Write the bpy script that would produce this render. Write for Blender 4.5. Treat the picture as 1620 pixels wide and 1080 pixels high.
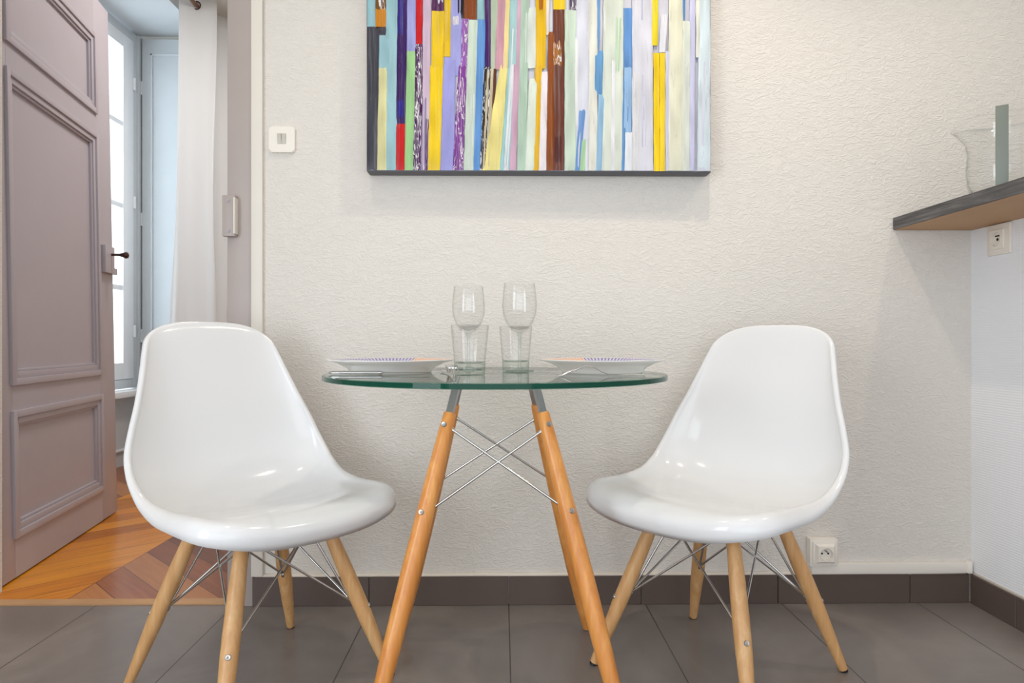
import bpy, bmesh, math, random
from mathutils import Vector, Matrix, noise
random.seed(7)
PI = math.pi
SC = bpy.context.scene
COL = SC.collection
for o in list(bpy.data.objects): bpy.data.objects.remove(o)

# ------------------------------------------------------------------ camera
cam = bpy.data.cameras.new('camera'); cam.lens = 24; cam.sensor_width = 36; cam.clip_start = .02
camo = bpy.data.objects.new('camera', cam); COL.objects.link(camo)
camo.location = (0, 0, .811); camo.rotation_euler = (PI/2, 0, math.radians(-.796))
SC.camera = camo

# ------------------------------------------------------------------ world, lights, exposure
w = bpy.data.worlds.new('world'); SC.world = w; w.use_nodes = True
bg = w.node_tree.nodes['Background']; bg.inputs[0].default_value = (.86, .925, 1, 1); bg.inputs[1].default_value = 1.15
SC.view_settings.view_transform = 'Standard'; SC.view_settings.look = 'None'
SC.view_settings.gamma = 1; SC.view_settings.use_curve_mapping = False
SC.view_settings.exposure = -0.03

def area(name, loc, rot, sx, sy, power, col):
    l = bpy.data.lights.new(name, 'AREA'); l.shape = 'RECTANGLE'; l.size = sx; l.size_y = sy; l.energy = power; l.color = col
    o = bpy.data.objects.new(name, l); COL.objects.link(o); o.location = loc; o.rotation_euler = rot; return o
def point(name, loc, power, col, r=.03):
    l = bpy.data.lights.new(name, 'POINT'); l.energy = power; l.color = col; l.shadow_soft_size = r
    o = bpy.data.objects.new(name, l); COL.objects.link(o); o.location = loc; return o
WARM = (1, .87, .72)
def spot(name, loc, power, col, deg=124, blend=.7, r=.025):
    l = bpy.data.lights.new(name, 'SPOT'); l.energy = power; l.color = col; l.shadow_soft_size = r; l.spot_size = math.radians(deg); l.spot_blend = blend
    o = bpy.data.objects.new(name, l); COL.objects.link(o); o.location = loc; return o
spot('ceiling_spot', (.50, 1.50, 2.55), 33, WARM)
spot('ceiling_spot', (1.42, 1.40, 2.55), 22, WARM)
spot('ceiling_spot', (-.50, 1.40, 2.55), 13, WARM)  # extra unseen spot, added to brighten the left part
area('rear_soft_fill', (-.2, -1.55, .90), (PI/2, 0, 0), 2.8, 1.5, 21, (.95, .97, 1))  # unseen fill behind the camera, added to lift the lower wall
area('cool_side_fill', (-1.72, -.25, 1.05), (PI/2, 0, -PI/2+.25), 1.4, 1.5, 44, (.84, .92, 1))  # cool unseen side light, added to brighten the half wall
area('overhead_soft_fill', (0, .0, 2.57), (0, 0, 0), 2.2, 1.6, 4, (1, .97, .93))  # broad fill added for soft even light, no fitting modelled
area('window_daylight', (-2.75, 4.02, 1.75), (0, -PI/2, 0), 2.3, 1.3, 42, (.78, .89, 1))
area('bedroom_ceiling_light', (-1.0, 3.4, 3.0), (0, 0, 0), .5, .5, 30, (1, .91, .84))

# ------------------------------------------------------------------ materials
def lin(c): return tuple(((x/255)/12.92 if x/255 <= .04045 else ((x/255+.055)/1.055)**2.4) for x in c)
def nodes(name):
    m = bpy.data.materials.new(name); m.use_nodes = True
    nt = m.node_tree; return m, nt, nt.nodes['Principled BSDF']
def L(nt, a, b): nt.links.new(a, b)
def mixc(nt, fac, a, b, blend='MIX'):
    n = nt.nodes.new('ShaderNodeMix'); n.data_type = 'RGBA'; n.blend_type = blend
    for i, v in ((0, fac), (6, a), (7, b)):
        if hasattr(v, 'is_output'): L(nt, v, n.inputs[i])
        elif isinstance(v, tuple): n.inputs[i].default_value = (*v[:3], 1)
        else: n.inputs[i].default_value = v
    return n.outputs[2]
def mth(nt, op, a, b=None, c=None):
    n = nt.nodes.new('ShaderNodeMath'); n.operation = op
    for i, v in enumerate((a, b, c)):
        if v is None: continue
        if hasattr(v, 'is_output'): L(nt, v, n.inputs[i])
        else: n.inputs[i].default_value = v
    return n.outputs[0]
def coord(nt, kind='Object', scale=(1, 1, 1)):
    tc = nt.nodes.new('ShaderNodeTexCoord'); mp = nt.nodes.new('ShaderNodeMapping')
    mp.inputs['Scale'].default_value = scale; L(nt, tc.outputs[kind], mp.inputs[0]); return mp.outputs[0]
def noisen(nt, vec, scale, detail=3, rough=.5, dist=0):
    n = nt.nodes.new('ShaderNodeTexNoise'); L(nt, vec, n.inputs['Vector'])
    n.inputs['Scale'].default_value = scale; n.inputs['Detail'].default_value = detail
    n.inputs['Roughness'].default_value = rough; n.inputs['Distortion'].default_value = dist
    return n.outputs[0]
def ramp(nt, fac, stops):
    n = nt.nodes.new('ShaderNodeValToRGB'); L(nt, fac, n.inputs[0])
    e = n.color_ramp.elements
    while len(e) < len(stops): e.new(.5)
    for i, (p, c) in enumerate(stops): e[i].position = p; e[i].color = (*c[:3], 1)
    return n.outputs[0]
def bump(nt, p, h, strength=.3, dist=.002):
    b = nt.nodes.new('ShaderNodeBump'); b.inputs['Strength'].default_value = strength; b.inputs['Distance'].default_value = dist
    L(nt, h, b.inputs['Height']); L(nt, b.outputs[0], p.inputs['Normal']); return b
def paint(name, rgb, rough=.5, metal=0, spec=.5, coat=0, var=.04, bstr=0, bscale=60):
    m, nt, p = nodes(name); c = lin(rgb)
    v = coord(nt); n = noisen(nt, v, 9, 4)
    L(nt, mixc(nt, n, tuple(x*(1-var) for x in c), tuple(min(1, x*(1+var)) for x in c)), p.inputs['Base Color'])
    p.inputs['Roughness'].default_value = rough; p.inputs['Metallic'].default_value = metal
    p.inputs['Specular IOR Level'].default_value = spec; p.inputs['Coat Weight'].default_value = coat; p.inputs['Coat Roughness'].default_value = .05
    if bstr: bump(nt, p, noisen(nt, coord(nt), bscale, 3), bstr, .001)
    return m

def wallpaper(name, rgb, strength=.58):
    m, nt, p = nodes(name); p.inputs['Base Color'].default_value = (*lin(rgb), 1); p.inputs['Roughness'].default_value = .75
    p.inputs['Specular IOR Level'].default_value = .25
    v = coord(nt, 'Object', (1, 1, 1.9))
    n1 = noisen(nt, v, 26, 2.5, .55, 1.6)
    n2 = noisen(nt, v, 55, 2, .5, 1.0)
    r1 = mth(nt, 'ABSOLUTE', mth(nt, 'SUBTRACT', n1, .5)); r2 = mth(nt, 'ABSOLUTE', mth(nt, 'SUBTRACT', n2, .5))
    h = mth(nt, 'ADD', mth(nt, 'MINIMUM', mth(nt, 'MULTIPLY', r1, 7), 1), mth(nt, 'MULTIPLY', mth(nt, 'MINIMUM', mth(nt, 'MULTIPLY', r2, 5), 1), .5))
    bump(nt, p, h, strength, .0016); return m
M = {}
M['wall'] = wallpaper('textured wallpaper', (223, 218, 211))
def ribbed():
    m, nt, p = nodes('ribbed white wallpaper'); p.inputs['Base Color'].default_value = (*lin((240, 242, 246)), 1); p.inputs['Roughness'].default_value = .6
    tc = nt.nodes.new('ShaderNodeTexCoord'); s = nt.nodes.new('ShaderNodeSeparateXYZ'); L(nt, tc.outputs['Object'], s.inputs[0])
    z = mth(nt, 'ADD', s.outputs[2], mth(nt, 'MULTIPLY', noisen(nt, tc.outputs['Object'], 60, 2), .004))
    bump(nt, p, mth(nt, 'SINE', mth(nt, 'MULTIPLY', z, 2*PI/.0075)), .35, .0006); return m
M['rib'] = ribbed()
M['plaster'] = paint('white plaster', (232, 228, 220), .8)
M['trimwhite'] = paint('white painted trim', (226, 220, 210), .45)
M['plastic'] = paint('white plastic', (238, 232, 222), .35, var=.01)
M['mauve'] = paint('mauve grey paint', (176, 171, 180), .38, var=.03, bstr=.12, bscale=35)
M['postpaint'] = paint('taupe grey paint', (174, 163, 158), .4, bstr=.1, bscale=35)
M['bluewhite'] = paint('white window paint', (240, 242, 244), .4)
M['rocker'] = paint('grey white rocker plastic', (196, 190, 178), .4)
M['shutterp'] = paint('shutter paint', (208, 212, 214), .45)
M['chrome'] = paint('chrome', (205, 205, 205), .12, 1, var=.02)
M['steel'] = paint('brushed steel', (178, 180, 182), .32, 1, var=.05)
M['darkmetal'] = paint('dark bronze', (70, 45, 38), .3, .6)
M['greyhandle'] = paint('grey handle metal', (122, 128, 120), .45, .25)
M['black'] = paint('black rubber', (22, 20, 20), .5)
M['hole'] = paint('socket hole', (20, 18, 16), .8)
M['brown'] = paint('brown wood', (120, 92, 74), .5)
M['skirt'] = paint('dark taupe tile', (92, 79, 73), .32, var=.08)
M['caulk'] = paint('caulk', (222, 212, 200), .6)

def shellmat():
    m, nt, p = nodes('glossy white plastic'); p.inputs['Base Color'].default_value = (.77, .775, .785, 1); p.inputs['Roughness'].default_value = .13
    p.inputs['Specular IOR Level'].default_value = .45; p.inputs['Subsurface Weight'].default_value = 0
    bump(nt, p, noisen(nt, coord(nt), 7, 1), .04, .01); return m
M['shell'] = shellmat()

def woodm(name, c1, c2, c3, axis_scale=(60, 60, 3), rough=.38, knots=True):
    m, nt, p = nodes(name)
    v = coord(nt, 'Object', axis_scale); n = noisen(nt, v, 1, 4, .6, .4)
    base = ramp(nt, n, [(.3, lin(c1)), (.5, lin(c2)), (.72, lin(c3))])
    n2 = noisen(nt, coord(nt, 'Object', (14, 14, 5)), 1, 2)
    base = mixc(nt, mth(nt, 'MULTIPLY', mth(nt, 'GREATER_THAN', n2, .74), .5), base, lin((120, 66, 36))) if knots else base
    L(nt, base, p.inputs['Base Color']); p.inputs['Roughness'].default_value = rough
    bump(nt, p, n, .08, .0006); return m
M['beech'] = woodm('pale beech', (198, 148, 96), (210, 162, 108), (222, 180, 128))
M['orangewood'] = woodm('varnished orange beech', (204, 128, 62), (216, 144, 72), (230, 164, 90), rough=.3)
M['ply'] = woodm('board underside', (176, 136, 96), (184, 144, 104), (190, 150, 110), (4, 4, 4), .6, False)

def counterm():
    m, nt, p = nodes('dark grey wood laminate')
    n = noisen(nt, coord(nt, 'Object', (90, 5, 90)), 1, 5, .65, .3)
    L(nt, ramp(nt, n, [(.3, lin((52, 50, 50))), (.5, lin((84, 82, 82))), (.7, lin((122, 120, 120)))]), p.inputs['Base Color'])
    p.inputs['Roughness'].default_value = .5; bump(nt, p, n, .15, .0008); return m
M['counter'] = counterm()

def tilem():
    m, nt, p = nodes('taupe floor tiles')
    tc = nt.nodes.new('ShaderNodeTexCoord'); s = nt.nodes.new('ShaderNodeSeparateXYZ'); L(nt, tc.outputs['Object'], s.inputs[0])
    def seam(o, off, per, wd):
        f = mth(nt, 'FRACT', mth(nt, 'ADD', mth(nt, 'DIVIDE', mth(nt, 'SUBTRACT', o, off), per), 100.5))
        return mth(nt, 'LESS_THAN', mth(nt, 'MULTIPLY', mth(nt, 'ABSOLUTE', mth(nt, 'SUBTRACT', f, .5)), per), wd)
    sm = mth(nt, 'MAXIMUM', seam(s.outputs[0], .0194, .4222, .0016), seam(s.outputs[1], 1.45, .845, .0016))
    n = noisen(nt, tc.outputs['Object'], 2.6, 6, .62, .6); n2 = noisen(nt, coord(nt, 'Object', (30, 4, 1)), 1, 3)
    c = ramp(nt, n, [(.3, lin((116, 108, 104))), (.5, lin((130, 121, 116))), (.72, lin((148, 139, 133)))])
    c = mixc(nt, mth(nt, 'MULTIPLY', n2, .25), c, lin((112, 106, 103)))
    L(nt, mixc(nt, sm, c, lin((66, 61, 58))), p.inputs['Base Color'])
    L(nt, mth(nt, 'ADD', mth(nt, 'MULTIPLY', n, .2), .26), p.inputs['Roughness'])
    b = bump(nt, p, mth(nt, 'ADD', mth(nt, 'MULTIPLY', sm, -1), mth(nt, 'MULTIPLY', n, .3)), .3, .001); return m
M['tile'] = tilem()

def parquetm():
    m, nt, p = nodes('chevron parquet')
    tc = nt.nodes.new('ShaderNodeTexCoord'); s = nt.nodes.new('ShaderNodeSeparateXYZ'); L(nt, tc.outputs['Object'], s.inputs[0])
    X, Y = s.outputs[0], s.outputs[1]; W_ = .62
    q = mth(nt, 'DIVIDE', mth(nt, 'ADD', X, 1.365), W_); colid = mth(nt, 'FLOOR', q); fr = mth(nt, 'SUBTRACT', q, colid)
    odd = mth(nt, 'MODULO', mth(nt, 'ABSOLUTE', colid), 2)            # 1 = left of the seam
    sgn = mth(nt, 'SUBTRACT', 1, mth(nt, 'MULTIPLY', odd, 2))         # left: y - x, right: y + x
    t = mth(nt, 'DIVIDE', mth(nt, 'ADD', Y, mth(nt, 'MULTIPLY', sgn, mth(nt, 'ADD', X, 1.365))), .165)
    bid = mth(nt, 'FLOOR', t); bf = mth(nt, 'SUBTRACT', t, bid)
    wn = nt.nodes.new('ShaderNodeTexWhiteNoise'); wn.noise_dimensions = '2D'
    cx = nt.nodes.new('ShaderNodeCombineXYZ'); L(nt, bid, cx.inputs[0]); L(nt, colid, cx.inputs[1]); L(nt, cx.outputs[0], wn.inputs[0])
    along = mth(nt, 'MULTIPLY', mth(nt, 'SUBTRACT', X, mth(nt, 'MULTIPLY', sgn, Y)), 3.0)
    gv = nt.nodes.new('ShaderNodeCombineXYZ'); L(nt, along, gv.inputs[0]); L(nt, mth(nt, 'MULTIPLY', t, 7), gv.inputs[1]); L(nt, mth(nt, 'MULTIPLY', bid, 3.7), gv.inputs[2])
    g = noisen(nt, gv.outputs[0], 1, 5, .65, .5)
    a = ramp(nt, mth(nt, 'ADD', mth(nt, 'MULTIPLY', wn.outputs[0], .35), mth(nt, 'MULTIPLY', g, .65)), [(.25, lin((156, 86, 12))), (.5, lin((204, 124, 18))), (.75, lin((226, 152, 36)))])
    b = ramp(nt, mth(nt, 'ADD', mth(nt, 'MULTIPLY', wn.outputs[0], .55), mth(nt, 'MULTIPLY', g, .45)), [(.25, lin((104, 60, 44))), (.5, lin((150, 88, 54))), (.8, lin((184, 124, 72)))])
    c = mixc(nt, odd, b, a)  # reflected brightness of the odd columns is put into their amber board colour
    sm = mth(nt, 'MAXIMUM', mth(nt, 'LESS_THAN', mth(nt, 'ABSOLUTE', mth(nt, 'SUBTRACT', bf, .5)), .5 - .0), 0)
    e1 = mth(nt, 'GREATER_THAN', mth(nt, 'ABSOLUTE', mth(nt, 'SUBTRACT', bf, .5)), .487)
    e2 = mth(nt, 'GREATER_THAN', mth(nt, 'ABSOLUTE', mth(nt, 'SUBTRACT', fr, .5)), .497)
    L(nt, mixc(nt, mth(nt, 'MULTIPLY', mth(nt, 'MAXIMUM', e1, e2), .75), c, lin((60, 30, 16))), p.inputs['Base Color'])
    p.inputs['Roughness'].default_value = .3; bump(nt, p, g, .08, .001); return m
M['parquet'] = parquetm()

def clear(name, tint=(.997, .999, .998), edge=(.80, .84, .82), power=2.2, gloss=1.0, edgemax=.85):
    """thin clear glass: see-through faces, fresnel reflection, tinted where looked at edge-on"""
    m, nt, p = nodes(name); nt.nodes.remove(p); out = nt.nodes['Material Output']
    tr = nt.nodes.new('ShaderNodeBsdfTransparent'); gl = nt.nodes.new('ShaderNodeBsdfGlossy'); gl.inputs['Roughness'].default_value = .01
    lw = nt.nodes.new('ShaderNodeLayerWeight'); lw.inputs['Blend'].default_value = .5
    f = mth(nt, 'MULTIPLY', mth(nt, 'POWER', lw.outputs['Facing'], power), edgemax)
    L(nt, mixc(nt, f, tint, edge), tr.inputs[0])
    fz = mth(nt, 'ADD', .035, mth(nt, 'MULTIPLY', mth(nt, 'POWER', lw.outputs['Facing'], 5), .92))
    mx = nt.nodes.new('ShaderNodeMixShader'); L(nt, mth(nt, 'MULTIPLY', fz, gloss), mx.inputs[0]); L(nt, tr.outputs[0], mx.inputs[1]); L(nt, gl.outputs[0], mx.inputs[2])
    L(nt, mx.outputs[0], out.inputs[0]); return m
M['glass'] = clear('clear drinking glass', gloss=.8, power=5, edgemax=.8)
M['thickglass'] = clear('thick glass base', (.95, .975, .96), (.55, .66, .6), 1.6, 1, .8)
M['pane'] = clear('window pane', (.97, .99, 1), (.9, .95, .95))
M['tableglass'] = clear('table glass', (.96, .985, .975), (.90, .965, .94), 2)
def rimm():
    m, nt, p = nodes('green glass edge'); nt.nodes.remove(p); out = nt.nodes['Material Output']
    df = nt.nodes.new('ShaderNodeBsdfTransparent'); df.inputs[0].default_value = (.0015, .07, .042, 1)
    di = nt.nodes.new('ShaderNodeBsdfDiffuse'); di.inputs[0].default_value = (.002, .09, .055, 1)
    m1 = nt.nodes.new('ShaderNodeMixShader'); m1.inputs[0].default_value = .55; L(nt, df.outputs[0], m1.inputs[1]); L(nt, di.outputs[0], m1.inputs[2])
    gl = nt.nodes.new('ShaderNodeBsdfGlossy'); gl.inputs['Roughness'].default_value = .04
    fr = nt.nodes.new('ShaderNodeFresnel'); fr.inputs[0].default_value = 1.33
    mx = nt.nodes.new('ShaderNodeMixShader'); L(nt, fr.outputs[0], mx.inputs[0]); L(nt, m1.outputs[0], mx.inputs[1]); L(nt, gl.outputs[0], mx.inputs[2])
    L(nt, mx.outputs[0], out.inputs[0]); return m
M['rim'] = rimm()
M['rimedge'] = clear('polished glass bevel', (.55, .80, .70), (.6, .85, .75), 1)

def fabric():
    m, nt, p = nodes('white curtain cloth'); p.inputs['Base Color'].default_value = (*lin((236, 234, 230)), 1); p.inputs['Roughness'].default_value = .8
    nt.nodes.remove(nt.nodes['Principled BSDF']); out = nt.nodes['Material Output']
    d = nt.nodes.new('ShaderNodeBsdfDiffuse'); d.inputs[0].default_value = (*lin((242, 240, 236)), 1)
    t = nt.nodes.new('ShaderNodeBsdfTranslucent'); t.inputs[0].default_value = (*lin((225, 228, 232)), 1)
    mx = nt.nodes.new('ShaderNodeMixShader'); mx.inputs[0].default_value = .4
    L(nt, d.outputs[0], mx.inputs[1]); L(nt, t.outputs[0], mx.inputs[2]); L(nt, mx.outputs[0], out.inputs[0])
    bp = nt.nodes.new('ShaderNodeBump'); bp.inputs['Strength'].default_value = .15; bp.inputs['Distance'].default_value = .004
    L(nt, noisen(nt, coord(nt, 'Object', (30, 30, 1.5)), 1, 3), bp.inputs['Height']); L(nt, bp.outputs[0], d.inputs['Normal']); return m
M['cloth'] = fabric()

def paintstrokes():
    m, nt, p = nodes('oil paint strokes')
    at = nt.nodes.new('ShaderNodeVertexColor'); at.layer_name = 'Col'
    n = noisen(nt, coord(nt, 'Object', (160, 160, 5)), 1, 4, .6, .2); n2 = noisen(nt, coord(nt, 'Object', (90, 90, 11)), 1, 4, .7, 1.2)
    light = mixc(nt, mth(nt, 'MAXIMUM', mth(nt, 'MULTIPLY', mth(nt, 'SUBTRACT', n, .5), .5), 0), at.outputs[0], (.80, .82, .84))
    dark = mixc(nt, mth(nt, 'MULTIPLY', mth(nt, 'GREATER_THAN', n2, .62), .16), light, (.2, .18, .2))
    # scribbled scrapes for strokes whose alpha flag is set
    w1 = noisen(nt, coord(nt, 'Object', (85, 85, 9)), 1, 2.5, .6, 1.3)
    line = mth(nt, 'LESS_THAN', mth(nt, 'ABSOLUTE', mth(nt, 'SUBTRACT', w1, .5)), .020)
    flag = mth(nt, 'SUBTRACT', 1, at.outputs[1])
    L(nt, mixc(nt, mth(nt, 'MULTIPLY', line, flag), dark, (.75, .72, .74)), p.inputs['Base Color'])
    p.inputs['Roughness'].default_value = .22; p.inputs['Specular IOR Level'].default_value = .35
    bump(nt, p, mth(nt, 'ADD', n, n2), .5, .0025); return m
M['strokes'] = paintstrokes()
M['canvasside'] = paint('dark grey canvas edge', (92, 92, 96), .6)

def platem():
    m, nt, p = nodes('patterned porcelain')
    tc = nt.nodes.new('ShaderNodeTexCoord'); s = nt.nodes.new('ShaderNodeSeparateXYZ'); L(nt, tc.outputs['Object'], s.inputs[0])
    r = mth(nt, 'SQRT', mth(nt, 'ADD', mth(nt, 'MULTIPLY', s.outputs[0], s.outputs[0]), mth(nt, 'MULTIPLY', s.outputs[1], s.outputs[1])))
    ang = mth(nt, 'ARCTAN2', s.outputs[1], s.outputs[0])
    band = mth(nt, 'MULTIPLY', mth(nt, 'GREATER_THAN', r, .112), mth(nt, 'LESS_THAN', r, .147))
    dots = mth(nt, 'GREATER_THAN', mth(nt, 'ADD', mth(nt, 'SINE', mth(nt, 'MULTIPLY', ang, 96)), mth(nt, 'SINE', mth(nt, 'MULTIPLY', r, 700))), -.3)
    nrm = nt.nodes.new('ShaderNodeNewGeometry'); sn = nt.nodes.new('ShaderNodeSeparateXYZ'); L(nt, nrm.outputs['Normal'], sn.inputs[0])
    up = mth(nt, 'GREATER_THAN', sn.outputs[2], .1)
    cc = mixc(nt, mth(nt, 'GREATER_THAN', mth(nt, 'SINE', mth(nt, 'ADD', mth(nt, 'MULTIPLY', ang, 2), 1.2)), .35), lin((112, 100, 176)), lin((222, 140, 66)))
    f = mth(nt, 'MULTIPLY', mth(nt, 'MULTIPLY', band, dots), up)
    L(nt, mixc(nt, f, lin((236, 234, 230)), cc), p.inputs['Base Color']); p.inputs['Roughness'].default_value = .12; return m
M['plate'] = platem()

# ------------------------------------------------------------------ mesh helpers
def mesh(name, bm, m, parent=None, smooth=False, mats=None, keep=False):
    me = bpy.data.meshes.new(name)
    if not keep: bmesh.ops.recalc_face_normals(bm, faces=bm.faces[:])
    bm.to_mesh(me); bm.free()
    for mm in (mats or [m]): me.materials.append(mm)
    if smooth:
        for p in me.polygons: p.use_smooth = True
    o = bpy.data.objects.new(name, me); COL.objects.link(o)
    if parent: o.parent = parent
    return o
def smooth_by_angle(o, deg=35):
    me = o.data
    for p in me.polygons: p.use_smooth = True
    me.set_sharp_from_angle(angle=math.radians(deg)); return o
def empty(name, loc=(0, 0, 0), rz=0):
    o = bpy.data.objects.new(name, None); COL.objects.link(o); o.location = loc; o.rotation_euler = (0, 0, rz); o.empty_display_size = .05; return o
def tag(o, label, cat, group=None):
    o['label'] = label; o['category'] = cat
    if group: o['group'] = group
    return o
def struct(o): o['kind'] = 'structure'; return o
def box(bm, x0, x1, y0, y1, z0, z1, bev=0, mi=0, seg=2):
    r = bmesh.ops.create_cube(bm, size=1)
    vs = r['verts']
    for v in vs: v.co = Vector(((x0+x1)/2 + v.co.x*(x1-x0), (y0+y1)/2 + v.co.y*(y1-y0), (z0+z1)/2 + v.co.z*(z1-z0)))
    fs = {f for v in vs for f in v.link_faces}
    for f in fs: f.material_index = mi
    if bev:
        es = list({e for v in vs for e in v.link_edges})
        bmesh.ops.bevel(bm, geom=es, offset=bev, segments=seg, profile=.6, affect='EDGES')
    return vs
def boxo(name, x0, x1, y0, y1, z0, z1, m, parent=None, bev=0):
    bm = bmesh.new(); box(bm, x0, x1, y0, y1, z0, z1, bev); o = mesh(name, bm, m, parent)
    return smooth_by_angle(o) if bev else o
def lathe(bm, prof, seg=48, mi=None, axis=None, cap=True):
    """prof: (r, z); closed at the ends where r == 0"""
    rings = []
    for r, z in prof:
        if r < 1e-6: rings.append([bm.verts.new((0, 0, z))])
        else: rings.append([bm.verts.new((r*math.cos(2*PI*i/seg), r*math.sin(2*PI*i/seg), z)) for i in range(seg)])
    for k in range(len(rings)-1):
        a, b = rings[k], rings[k+1]
        for i in range(seg):
            j = (i+1) % seg
            if len(a) == 1 and len(b) == 1: continue
            if len(a) == 1: f = bm.faces.new((a[0], b[i], b[j]))
            elif len(b) == 1: f = bm.faces.new((a[i], a[j], b[0]))
            else: f = bm.faces.new((a[i], a[j], b[j], b[i]))
            if mi: f.material_index = mi[k]
    return rings
def frame_of(d):
    d = d.normalized(); up = Vector((0, 0, 1)) if abs(d.z) < .98 else Vector((0, 1, 0))
    x = up.cross(d).normalized(); y = d.cross(x); return x, y, d
def tube(bm, pts, radii, seg=12, caps=True):
    pts = [Vector(p) for p in pts]
    if not hasattr(radii, '__len__'): radii = [radii]*len(pts)
    rings = []; px = None
    for i, p in enumerate(pts):
        d = (pts[min(i+1, len(pts)-1)]-pts[max(i-1, 0)])
        x, y, _ = frame_of(d)
        if px is not None:
            x = (px - d.normalized()*px.dot(d.normalized())).normalized(); y = d.normalized().cross(x)
        px = x
        rings.append([bm.verts.new(p + (x*math.cos(2*PI*k/seg)+y*math.sin(2*PI*k/seg))*radii[i]) for k in range(seg)])
    for a, b in zip(rings, rings[1:]):
        for k in range(seg): bm.faces.new((a[k], a[(k+1) % seg], b[(k+1) % seg], b[k]))
    if caps: bm.faces.new(rings[0][::-1]); bm.faces.new(rings[-1])
def tubeo(name, pts, radii, m, parent=None, seg=12):
    bm = bmesh.new(); tube(bm, pts, radii, seg); return smooth_by_angle(mesh(name, bm, m, parent), 50)
def prism(bm, poly, y0, y1, mi=0):
    """poly in (x, z), extruded along y"""
    a = [bm.verts.new((x, y0, z)) for x, z in poly]; b = [bm.verts.new((x, y1, z)) for x, z in poly]
    bm.faces.new(a); bm.faces.new(b[::-1]); n = len(poly)
    for i in range(n): bm.faces.new((a[i], b[i], b[(i+1) % n], a[(i+1) % n]))
def disc_screw(name, p, n, r, parent, m=None):
    """round screw head with a socket, at p, facing n"""
    bm = bmesh.new(); lathe(bm, [(0, .0004), (r*.3, .0004), (r*.36, .0022), (r*.85, .0026), (r, .0012), (r, -.004), (0, -.004)], 20)
    x, y, d = frame_of(Vector(n)); bm.transform(Matrix((( x.x, y.x, d.x, p[0]), (x.y, y.y, d.y, p[1]), (x.z, y.z, d.z, p[2]), (0, 0, 0, 1))))
    return smooth_by_angle(mesh(name, bm, m or M['steel'], parent), 30)

WY = 2.11          # face of the wall behind the table
# ------------------------------------------------------------------ setting: kitchen
struct(boxo('floor', -1.9, 3.2, -1.6, WY+.005, -.08, 0, M['tile']))
struct(boxo('floor_bedroom', -2.6, 1.2, WY+.045, 5.2, -.08, .002, M['parquet']))
struct(boxo('trim_threshold', -1.618, -.76, WY+.005, WY+.05, -.05, .004, M['ply']))
struct(boxo('wall_back', -.766, 3.2, WY, WY+.12, 0, 2.6, M['wall']))
struct(boxo('wall_back_left', -2.06, -1.618, WY, WY+.12, 0, 2.6, M['wall']))
struct(boxo('wall_back_over_door', -1.618, -.766, WY, WY+.12, 2.42, 2.6, M['wall']))
struct(boxo('wall_left', -1.9, -1.78, -1.6, WY, 0, 2.6, M['plaster']))
struct(boxo('wall_right', 1.462, 1.562, -1.0, WY, 0, 1.157, M['rib']))
struct(boxo('wall_right_far', 3.2, 3.3, -1.6, WY+.12, 0, 2.6, M['plaster']))
struct(boxo('ceiling', -1.9, 3.3, -1.6, WY+.12, 2.6, 2.7, M['plaster']))
# door post and its pale edge strip
bm = bmesh.new(); box(bm, -.843, -.7655, WY-.008, WY+.12, 0, 2.42, .003)
post = struct(smooth_by_angle(mesh('trim_1', bm, M['postpaint'])))
bm = bmesh.new(); box(bm, -.7655, -.734, WY-.014, WY, .092, 2.6, .003); tube(bm, [(-.7655, WY-.010, .092), (-.7655, WY-.010, 2.6)], .004, 8)
struct(smooth_by_angle(mesh('trim_2', bm, M['trimwhite'])))
# keeper on the door post
bm = bmesh.new(); box(bm, -.850, -.811, WY-.030, WY-.008, 1.130, 1.255, .003); mesh_k = mesh('latch_keeper', bm, M['postpaint'], post); smooth_by_angle(mesh_k)
bm = bmesh.new(); box(bm, -.814, -.809, WY-.036, WY-.008, 1.137, 1.247, .0015); smooth_by_angle(mesh('keeper_lip', bm, M['trimwhite'], mesh_k))
for z in (1.146, 1.238): disc_screw('screw', (-.830, WY-.0295, z), (0, -1, 0), .005, mesh_k, M['mauve'])
# skirting tiles, each with its caulk bead
bm = bmesh.new()
xs = [-.766, -.409, .0194, .4273, .852, 1.264, 1.45]
for a, b in zip(xs, xs[1:]): box(bm, a+.0012, b-.0012, WY-.011, WY, 0, .090, .0012, seg=1)
bb = struct(mesh('baseboard_back', bm, M['skirt']))
bm = bmesh.new(); tube(bm, [(-.76+i*.1, WY-.004, .0915+.0008*math.sin(i*2.1)) for i in range(23)], .0062, 8); mesh('caulk_bead', bm, M['caulk'], bb, True)
bm = bmesh.new()
ys = [-1.0, -.2, .22, .645, 1.07, 1.49, 1.91, WY-.011]
for a, b in zip(ys, ys[1:]): box(bm, 1.451, 1.462, a+.0012, b-.0012, 0, .090, .0012, seg=1)
bb = struct(mesh('baseboard_right', bm, M['skirt']))
bm = bmesh.new(); tube(bm, [(1.458, -1, .0915), (1.458, WY-.012, .0915)], .004, 6); mesh('caulk_bead', bm, M['caulk'], bb, True)
# cable trunking + bead trims
bm = bmesh.new(); box(bm, .955, 1.452, WY-.016, WY, .094, .126, .002); box(bm, 1.440, 1.455, WY-.018, WY, .093, .130, .002)
tag(smooth_by_angle(mesh('cable_trunking', bm, M['plastic'])), 'white plastic cable trunking running along the wall above the dark skirting to the corner', 'cable trunking')

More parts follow.
